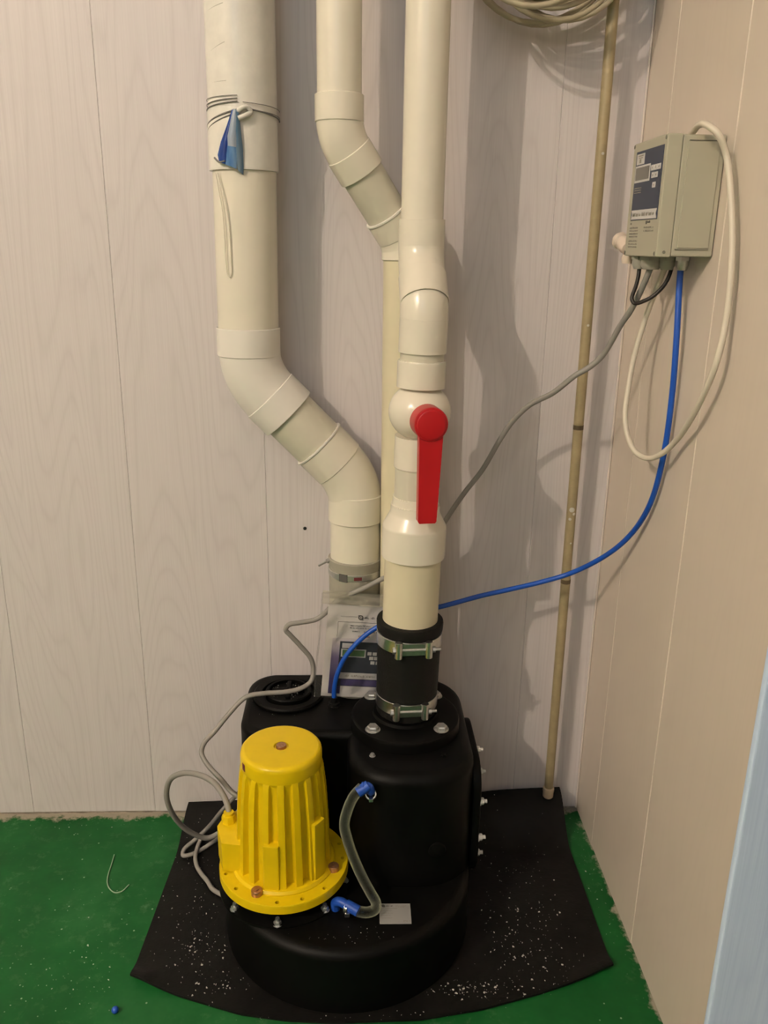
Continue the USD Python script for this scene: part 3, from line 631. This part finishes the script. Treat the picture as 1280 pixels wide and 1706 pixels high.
obj('ribbon_tail', tail([((-.656, -.127, 1.332), (-.649, -.126, 1.330), .001), ((-.655, -.129, 1.305), (-.647, -.1245, 1.305), .002), ((-.655, -.129, 1.282), (-.645, -.1235, 1.282), .002), ((-.655, -.128, 1.262), (-.645, -.122, 1.256), .002), ((-.653, -.126, 1.250), (-.646, -.121, 1.244), .001)]), 'ribbon_mid', rb, smooth=60)
obj('ribbon_tip', cable([(-.689, -.118, 1.268), (-.682, -.121, 1.262), (-.672, -.126, 1.263)], .0014), 'film_dark', rb)
obj('pull_cord', cable([(-.690, -.106, 1.247), (-.6865, -.1085, 1.225), (-.6815, -.1115, 1.195), (-.6795, -.1130, 1.16), (-.6790, -.1135, 1.12), (-.677, -.1140, 1.098), (-.674, -.1147, 1.094), (-.671, -.1150, 1.098), (-.6705, -.1150, 1.12), (-.671, -.1150, 1.16), (-.675, -.1140, 1.20), (-.682, -.1112, 1.228), (-.687, -.1078, 1.247)], .0009), 'pvc_cream', smooth=60, label='thin cream cord hanging down the front of the thick drain pipe', cat='cord')

# ------------------------------------------------------------------ booklet in its plastic bag
BK = Plane((-.5365, -.1215, .3515), (1, .05, -.085), (.065, .02, 1))       # u right, v up
bw, bh = .107, .183
bk = thing('instruction_booklet', 'printed white and blue instruction booklet leaning behind the black coupling', 'booklet', (-.49, -.116, .347))
obj('pages', BK.slab(0, 0, bw, bh, -.0028, -.0002), 'paper', bk, smooth=False)
obj('cover', BK.slab(0, 0, bw, bh, 0, .0004), 'paper', bk, smooth=False)
D = .0005
obj('blue_print', BK.slab(.0125, .006, bw, .118, D, D + .0003), 'print_violet', bk, smooth=False, label='violet to blue printed panel')
obj('picture_panel', BK.slab(.027, .022, bw, .112, D + .0003, D + .0006), 'label_blue_dark', bk, smooth=False, label='dark picture of a control panel')
obj('white_label', BK.slab(.031, .099, .057, .109, D + .0006, D + .0009), 'label_white', bk, smooth=False)
obj('display', cat(BK.slab(.030, .0815, .0755, .0975, D + .0006, D + .0008)), 'label_white', bk, smooth=False)
obj('display_window', BK.slab(.0325, .0835, .073, .0955, D + .0008, D + .0011), 'lcd_green', bk, smooth=False, label='green display')
for k, (a, b) in enumerate((((.0785, .0865), (.0795, .0845)), ((.088, .0865), (.096, .0845)), ((.0825, .0775), (0, 0)), ((.091, .0775), (0, 0)), ((.0855, .0685), (0, 0)), ((.095, .0685), (0, 0)))):
    obj('button_print', BK.slab(a[0] if isinstance(a, tuple) else a, a[1], a[0] + .0075, a[1] + .0065, D + .0006, D + .0009), 'label_white', bk, smooth=False)
notch = Polygon([(.0255, .050), (bw, .050), (bw, .0375), (.0255, .0375), (.031, .0438)])
obj('title_strip', BK.poly(notch, D + .0006, D + .0009), 'label_white', bk, smooth=False)
obj('strip_text', cat(*BK.words(.041, .0415, bw - .003, .0045, D + .0009, RNG)), 'print_grey', bk, smooth=False)
obj('blue_band', BK.slab(.034, .024, bw, .036, D + .0006, D + .0009), 'print_violet', bk, smooth=False)
obj('lower_strip', BK.slab(.034, .002, bw, .0225, D + .0006, D + .0009), 'label_white', bk, smooth=False)
lg = Point(.060, .160).buffer(.0046, 16).union(sbox(.0554, .160, .060, .1646)).union(sbox(.060, .1554, .0646, .160)).difference(Point(.060, .160).buffer(.0024, 12)).union(Point(.060, .160).buffer(.0012, 10))
obj('logo', cat(BK.poly(lg, D, D + .0003), *BK.words(.066, .158, .087, .0040, D, RNG)), 'print_dark', bk, smooth=False)
obj('header_rule', cat(BK.slab(.024, .1605, .054, .1610, D, D + .0003), BK.slab(.088, .1605, .104, .1610, D, D + .0003), BK.slab(.020, .150, .104, .1506, D, D + .0003), BK.slab(.020, .121, .0206, .150, D, D + .0003)), 'print_dark', bk, smooth=False)
obj('cover_text', cat(*BK.words(.042, .1425, .080, .0022, D, RNG), *BK.words(.042, .1380, .082, .0022, D, RNG), *BK.words(.083, .1425, .104, .0022, D, RNG), *BK.words(.047, .1315, .061, .0022, D, RNG), *BK.words(.068, .1310, .100, .0026, D, RNG)), 'print_dark', bk, smooth=False)
obj('model_text', cat(*BK.words(.059, .1215, .083, .0042, D, RNG)), 'print_red', bk, smooth=False)
def bag_mesh(top):
    nu, nv = 34, (10 if top else 34); V = []; F = []
    for j in range(nv):
        for i in range(nu):
            u = -.012 + (bw + .016)*i/(nu - 1); v = bh + .003 + .024*j/(nv - 1) if top else -.001 + (bh + .004)*j/(nv - 1)
            q = meshkit.noise(np.array([u*55, v*38, 1.7])); q2 = meshkit.noise(np.array([u*20 + v*55, v*9, 5.1]))
            d = .0028 + .0030*q*q2
            if top: d += .0065*meshkit.noise(np.array([u*30 + v*60, v*190, 2.2])) + .002*q2 - .002
            V.append(BK.o + BK.u*u + BK.v*v + BK.n*d)
    for j in range(nv - 1):
        for i in range(nu - 1):
            a = j*nu + i; F += [(a, a + 1, a + nu + 1), (a, a + nu + 1, a + nu)]
    return trimesh.Trimesh(V, F, process=False)
bg = thing('plastic_bag', 'clear crinkled plastic bag around the instruction booklet', 'bag', (-.49, -.12, .347))
obj('front_film', bag_mesh(False), 'bag_film', bg, smooth=60)
obj('crumpled_top', bag_mesh(True), 'bag_fold', bg, smooth=60)
seam = spline([BK.o + BK.u*u + BK.v*v + BK.n*.004 for u, v in ((-.012, .205), (.01, .2075), (.03, .203), (.05, .206), (.075, .2035), (.108, .205))], 6)
obj('top_fold', tube(seam, .0016, 8), 'bag_film', bg, smooth=60)
obj('side_fold', tube(spline([BK.o + BK.u*u + BK.v*v + BK.n*.0035 for u, v in ((-.012, .0), (-.013, .06), (-.0115, .12), (-.0125, .205))], 6), .0012, 8), 'bag_film', bg, smooth=60)

# ------------------------------------------------------------------ control box on the right wall
cb = thing('control_box', 'grey wall-mounted pump control box with a dark blue front label', 'control box', (-.04, -.278, 1.136))
en = obj('enclosure', bx(-.0575, -.345, 1.1368, -.0006, -.211, 1.2872, .003), 'box_grey', cb)
obj('side_panel', bx(-.050, -.3462, 1.148, -.008, -.344, 1.279, .0006), 'box_grey', en)
obj('panel_groove', bx(-.049, -.3464, 1.2795, -.010, -.3445, 1.2806), 'box_dark', en)
obj('panel_groove', bx(-.053, -.3464, 1.1458, -.008, -.3445, 1.1469), 'box_dark', en)
ld = obj('lid', bx(-.078, -.3455, 1.136, -.057, -.2105, 1.288, .0025), 'box_grey', cb)
CP = Plane((-.0780, -.2100, 1.136), (0, -1, 0), (0, 0, 1))
if CP.n[0] > 0: CP.n = -CP.n
def cslab(y0, z0, y1, z1, d0, d1): return CP.slab(-.21 - y0, z0 - 1.136, -.21 - y1, z1 - 1.136, d0, d1)
obj('front_label', cslab(-.2275, 1.1845, -.3375, 1.2755, -.0001, .0005), 'label_blue', ld, smooth=False, label='dark blue front label')
obj('logo_patch', cslab(-.2315, 1.258, -.264, 1.272, .0005, .0008), 'label_white', ld, smooth=False)
obj('logo_mark', cat(cslab(-.238, 1.2685, -.258, 1.2702, .0008, .0011), cslab(-.240, 1.2660, -.256, 1.2672, .0008, .0011), cslab(-.2435, 1.260, -.2505, 1.2650, .0008, .0011)), 'print_grey', ld, smooth=False)
obj('display', cslab(-.2295, 1.2345, -.292, 1.2565, .0005, .0009), 'label_white', ld, smooth=False)
obj('display_window', cslab(-.2330, 1.2375, -.2885, 1.2540, .0009, .0012), 'lcd_grey', ld, smooth=False, label='grey display')
for y, z, w in ((-.296, 1.2465, .0105), (-.3085, 1.2465, .0105), (-.321, 1.2465, .0115), (-.3005, 1.2370, .0105), (-.313, 1.2370, .0105), (-.3075, 1.2245, .0115)):
    obj('button', cslab(y, z, y - w, z + .0070, .0005, .0012), 'label_white', ld, smooth=False)
    obj('button_mark', cat(cslab(y - w*.3, z + .0030, y - w*.7, z + .0038, .0012, .0014), cslab(y - w*.45, z + .0018, y - w*.55, z + .0052, .0012, .0014)), 'print_grey', ld, smooth=False)
obj('small_text', cat(*[m for z in (1.2265, 1.2235, 1.2205) for m in CP.words(-.21 + .232, z - 1.136, -.21 + .262, .0016, .0005, RNG)]), 'print_grey', ld, smooth=False)
obj('title_strip', CP.poly(Polygon([(.0195, .0495), (.0225, .0558), (.0195, .0620), (.1250, .0620), (.1215, .0558), (.1250, .0495)]), .0005, .0008), 'label_white', ld, smooth=False)
obj('strip_text', cat(*CP.words(.026, .0535, .117, .0048, .0008, RNG)), 'print_grey', ld, smooth=False)
obj('note_text', cat(*[m for z in (.0375, .0335, .0295, .0255, .0195, .0155, .0115) for m in CP.words(.017, z, .055, .0020, .0001, RNG)], *[m for z in (.0375, .0330) for m in CP.words(.078, z, .118, .0020, .0001, RNG)], *CP.words(.017, .0430, .026, .0020, .0001, RNG)), 'print_grey', ld, smooth=False)
obj('note_logo', cat(cslab(-.294, 1.1785, -.299, 1.1830, .0001, .0004), *CP.words(.091, .0440, .102, .0030, .0001, RNG)), 'print_dark', ld, smooth=False)
for y, z in ((-.2145, 1.2835), (-.3405, 1.2835), (-.2145, 1.1405), (-.3405, 1.1405)):
    obj('lid_screw', lathe([(.0028, 0), (.0026, .0006), (.0012, .0006), (.0010, .0002)], 14, (-.0779, y, z), (-1, 0, 0)), 'box_dark', ld)
obj('lid_screw', lathe([(.0022, 0), (.0020, .0006)], 12, (-.067, -.3459, 1.1425), (0, -1, 0)), 'box_dark', ld)
GL = [(-.062, -.236, .0105), (-.052, -.258, .0150), (-.034, -.272, .0110), (-.018, -.288, .0088)]
for x, y, r in GL:
    g = obj('cable_gland', cat(lathe([(r*1.15, 0), (r*1.15, .006)], 6, (x, y, 1.137), (0, 0, -1)), lathe([(r, .006), (r, .013), (r*.72, .019)], 20, (x, y, 1.137), (0, 0, -1))), 'gland_grey' if r > .009 else 'zinc', cb)
sk = thing('white_plug', 'white plastic cable plug beside the lower left edge of the control box', 'plug', (-.045, -.175, 1.14))
obj('plug_body', lathe([(.006, 0), (.0105, .003), (.0115, .010), (.0105, .022), (.0125, .024), (.0125, .029), (.009, .034), (.004, .036)], 28, (-.0665, -.196, 1.1455), (-.28, .80, .42)), 'socket_white', sk)
obj('plug_collar', cat(cyl((-.062, -.2112, 1.142), (-.0665, -.197, 1.145), .0085, 24, .001), lathe([(.008, 0), (.0095, .004), (.008, .012)], 24, (-.066, -.193, 1.137), (0, .1, -1))), 'socket_white', sk)

# ------------------------------------------------------------------ cables and hoses
obj('signal_cable', cable([(-.052, -.258, 1.122), (-.056, -.245, 1.095), (-.063, -.222, 1.058), (-.070, -.205, 1.036), (-.086, -.175, .984), (-.103, -.168, .965), (-.124, -.165, .951), (-.152, -.142, .919), (-.183, -.118, .895), (-.207, -.102, .864), (-.224, -.092, .832), (-.252, -.085, .774), (-.283, -.085, .730), (-.315, -.090, .680), (-.350, -.124, .630), (-.390, -.1330, .602), (-.425, -.131, .588), (-.455, -.121, .567), (-.485, -.117, .551), (-.510, -.108, .532), (-.526, -.096, .508),
    (-.545, -.095, .493), (-.575, -.098, .488), (-.594, -.098, .484), (-.600, -.098, .474), (-.592, -.096, .462), (-.574, -.092, .438), (-.555, -.090, .410), (-.551, -.092, .385), (-.556, -.100, .368), (-.576, -.110, .359), (-.600, -.116, .3565), (-.640, -.122, .357), (-.673, -.128, .353), (-.700, -.140, .330), (-.728, -.155, .299), (-.747, -.165, .280), (-.751, -.172, .266), (-.740, -.186, .252), (-.712, -.210, .236), (-.684, -.235, .222), (-.655, -.239, .214), (-.635, -.239, .210)], .0045, 7, 14), 'grey_cable', smooth=60,
    label='long grey cable from the control box, over the tank port to the motor', cat='cable')
obj('air_hose', cable([(-.018, -.283, 1.121), (-.0175, -.284, 1.100), (-.0165, -.294, 1.029), (-.0125, -.293, .942), (-.0115, -.285, .850), (-.011, -.252, .764), (-.019, -.202, .695), (-.042, -.158, .642), (-.088, -.108, .588), (-.138, -.098, .567), (-.193, -.098, .553), (-.248, -.105, .543), (-.322, -.125, .531), (-.385, -.1305, .520), (-.430, -.1315, .497), (-.455, -.132, .479), (-.480, -.134, .453), (-.496, -.134, .428), (-.507, -.132, .396), (-.5115, -.129, .368), (-.512, -.128, .344)], .0044, 8, 14), 'blue_hose', smooth=60,
    label='bright blue air hose sweeping from the control box to the tank top', cat='hose')
obj('power_cable', cable([(-.030, -.250, 1.281), (-.035, -.31, 1.291), (-.043, -.355, 1.2965), (-.044, -.385, 1.2925), (-.034, -.397, 1.281), (-.020, -.395, 1.258), (-.0155, -.415, 1.207), (-.014, -.435, 1.144), (-.0145, -.445, 1.066), (-.022, -.448, 1.006), (-0.022, -0.395, 0.929), (-0.02, -0.345, 0.886), (-0.028, -0.315, 0.859), (-0.037, -0.285, 0.846), (-0.048, -0.262, 0.851), (-0.056, -0.245, 0.872), (-0.059, -0.232, 0.902), (-0.055, -0.222, 0.938), (-0.048, -0.212, 0.983), (-.036, -.212, 1.046), (-.030, -.235, 1.098), (-.034, -.266, 1.122)], .0042, 8, 14), 'white_cable', smooth=60,
    label='cream white cable looping from the top of the control box to its underside', cat='cable')
obj('sensor_lead', cable([(-.062, -.236, 1.1345), (-.062, -.238, 1.110), (-.066, -.243, 1.094), (-.072, -.249, 1.076), (-.068, -.252, 1.070), (-.056, -.252, 1.073), (-.042, -.256, 1.082), (-.030, -.261, 1.098), (-.024, -.262, 1.116), (-.021, -.259, 1.137)], .0028, 8, 10), 'black_cable', smooth=60,
    label='short black lead looped under the control box', cat='cable')
obj('motor_cable', cable([(-.684, -.310, .232), (-.6855, -.304, .246), (-.693, -.292, .258), (-.712, -.268, .268), (-.745, -.235, .263), (-.778, -.210, .249), (-.806, -.190, .222), (-.818, -.178, .180), (-.814, -.163, .130), (-.800, -.146, .086), (-.780, -.132, .056), (-.760, -.122, .040), (-.738, -.112, .044), (-.715, -.100, .062), (-.700, -.090, .080)], .0050, 8, 14), 'grey_cable', smooth=60,
    label='grey motor cable making a big loop left of the yellow motor', cat='cable')
obj('slack_cable', cable([(-.690, -.060, .115), (-.712, -.065, .092), (-.738, -.075, .066), (-.762, -.088, .040), (-.788, -.105, .022), (-.806, -.122, .014), (-.806, -.134, .010), (-.792, -.132, .010), (-.770, -.118, .012), (-.748, -.105, .020), (-.728, -.098, .028), (-.705, -.095, .030)], .0042, 8, 12), 'grey_cable', smooth=60,
    label='crossed slack grey cable lying on the mat behind the motor', cat='cable')
obj('slack_cable', cable([(-.776, -.098, .022), (-.780, -.118, .018), (-.781, -.140, .013), (-.774, -.165, .011), (-.762, -.186, .011), (-.748, -.204, .010), (-.735, -.225, .010), (-.715, -.24, .010)], .0042, 8, 12), 'grey_cable', smooth=60,
    label='short grey cable end bending down the mat left of the yellow flange', cat='cable')
# coil of spare cable hung high in the corner
cc = thing('cable_coil', 'coil of spare olive cable hanging at the top right of the back wall', 'cable coil', (-.2, -.08, 1.49))
for k in range(13):
    cx, cz = -.178 + RNG.uniform(-.025, .025), 1.634 + RNG.uniform(-.012, .016)
    rx, rz = RNG.uniform(.105, .140), RNG.uniform(.130, .158)
    y0, tl = -.030 - .0105*k, RNG.uniform(-.25, .25)
    cx = cx - .004*k; pts = []
    for a in np.linspace(0, 2*math.pi, 40):
        pts.append((cx + rx*math.cos(a) , y0 - .012*math.sin(a + k) + .02*tl*math.cos(a), cz + rz*math.sin(a) + .045*tl*math.cos(a)))
    obj('cable_turn', tube(pts, .0042, 10), 'coil_cable', cc, smooth=60)
obj('hanging_hook', cable([(-.205, .004, 1.80), (-.205, -.05, 1.79), (-.205, -.12, 1.785), (-.205, -.175, 1.79), (-.205, -.18, 1.81)], .004), 'zinc', cc)

# ------------------------------------------------------------------ brown conduit rod in the corner
rd = thing('conduit_rod', 'slim brown conduit standing in the corner between the walls', 'conduit', (-.0745, -.040, .066))
rp0, rp1 = np.array((-.0745, -.040, .085)), np.array((-.0860, -.0550, 2.44))
at = lambda z: rp0 + (rp1 - rp0)*(z - .085)/(2.44 - .085)
obj('conduit', cyl(rp0, rp1, .0088, 28), 'rod_brown', rd)
for z in (.842, .547): obj('joint_mark', cat(cyl(at(z - .004), at(z + .004), .0091, 28)), 'rod_mark', rd)
for z, s, a in ((.690, .010, -100), (.682, .006, -70), (.672, .006, -115), (1.02, .005, -90), (.625, .004, -80), (1.29, .005, -85)):
    ar = math.radians(a); obj('plaster_smear', lathe([(s*.5, 0), (s*.4, .0006)], 9, at(z) + .0086*np.array((math.cos(ar), math.sin(ar), 0)), (math.cos(ar), math.sin(ar), 0)), 'rod_smear', rd)
obj('end_cap', lathe([(.0092, .066), (.0108, .068), (.0108, .079), (.0115, .080), (.0115, .088), (.0092, .0895)], 28, (-.0745, -.040, 0)), 'beige_cap', rd, smooth=40)

# ------------------------------------------------------------------ small things
obj('wall_screw', lathe([(.0032, -.002), (.0032, .001), (.0018, .002)], 14, (-.568, 0, .636), (0, -1, 0)), 'black_dot', label='tiny black screw head in the back wall left of the drain pipe', cat='screw')
obj('bead', trimesh.creation.icosphere(subdivisions=3, radius=.0055).apply_translation((-.847, -.475, .0055)), 'blue_plastic', smooth=True, label='small blue ball lying on the green floor in front', cat='ball')
obj('thread', cable([(-.943, -.119, .0016), (-.941, -.150, .0016), (-.940, -.172, .0016), (-.936, -.194, .0016), (-.927, -.211, .0016), (-.914, -.221, .0016), (-.903, -.218, .0016), (-.894, -.201, .0016)], .0011, 6, 8), 'thread', smooth=60, label='hooked piece of pale thread on the green floor', cat='thread')
# plaster chips: nobody could count them
def chips(spots, floor_z):
    out = []
    for cx, cy, sx, sy, n, smin, smax in spots:
        for _ in range(n):
            x, y = NP.normal(cx, sx), NP.normal(cy, sy); z = floor_z(x, y)
            if z is None: continue
            s = smin + (smax - smin)*NP.random()**3
            k = NP.integers(4, 7); a = np.sort(NP.random(k))*2*np.pi; r = s*(.5 + .6*NP.random(k))
            base = np.stack([x + r*np.cos(a), y + r*np.sin(a), np.full(k, z)], 1); topv = base.copy(); topv[:, :2] = (topv[:, :2] - (x, y))*.7 + (x, y); topv[:, 2] += s*.6
            try: out.append(trimesh.convex.convex_hull(np.vstack([base, topv])))
            except Exception: pass
    return cat(*out)
mv = MATM.vertices[:len(MATM.vertices)//2]
def matz(x, y):
    if math.hypot(x + .486, y + .279) < .214: return None
    if -.68 < x < -.25 and y > -.36: return None
    d = (mv[:, 0] - x)**2 + (mv[:, 1] - y)**2; i = np.argmin(d)
    return None if d[i] > .0002 else mv[i, 2] + .0002
obj('plaster_chips', chips([(-.725, -.36, .03, .04, 90, .0006, .0028), (-.735, -.20, .035, .07, 60, .0006, .002), (-.69, -.43, .03, .015, 40, .0006, .0024), (-.76, -.30, .04, .06, 50, .0005, .002),
    (-.19, -.33, .045, .05, 150, .0006, .0026), (-.16, -.18, .05, .07, 80, .0005, .002), (-.275, -.450, .045, .010, 110, .0007, .0032), (-.15, -.40, .05, .025, 60, .0005, .002), (-.79, -.12, .02, .06, 30, .0005, .0016), (-.45, -.495, .12, .004, 25, .0006, .0018)], matz),
    'chip_white', smooth=False, label='white plaster crumbs scattered over the black rubber mat', cat='debris', kind='stuff')
def drumz(x, y): return .1222 if math.hypot(x + .486, y + .279) < .195 and math.hypot(x + .592, y + .33) > .115 and not (-.44 < x < -.38 and y > -.44) and y < -.36 else None
def portz(x, y):
    r = math.hypot(x - pc[0], y - pc[1]); return (.3368 if .044 < r < .049 else (.343 if r < .034 else (.3352 if .067 < r < .085 else None))) if -.67 < x < -.545 and y > -.21 else None
obj('tank_crumbs', cat(chips([(-.47, -.455, .05, .012, 26, .0006, .0016), (-.54, -.46, .03, .008, 8, .0006, .0014), (-.40, -.46, .05, .008, 8, .0006, .0014)], drumz), chips([(-.60, -.10, .03, .03, 150, .0006, .0022), (-.645, -.085, .006, .008, 20, .0006, .002)], portz)),
    'chip_white', smooth=False, label='white plaster crumbs on top of the black tank and its port', cat='debris', kind='stuff')
def floorz(x, y): return .0002 if (x < -.85 or y < -.52 or (x > -.035 and x < -.004)) else None
obj('floor_crumbs', chips([(-.93, -.30, .05, .10, 60, .0005, .0020), (-1.0, -.40, .05, .05, 30, .0006, .003), (-.90, -.42, .03, .03, 30, .0005, .002), (-.50, -.54, .2, .012, 40, .0005, .0015), (-1.0, -.03, .10, .02, 30, .0005, .002), (-.02, -.25, .010, .12, 40, .0005, .002)], floorz),
    'chip_white', smooth=False, label='white plaster crumbs sprinkled over the green floor', cat='debris', kind='stuff')
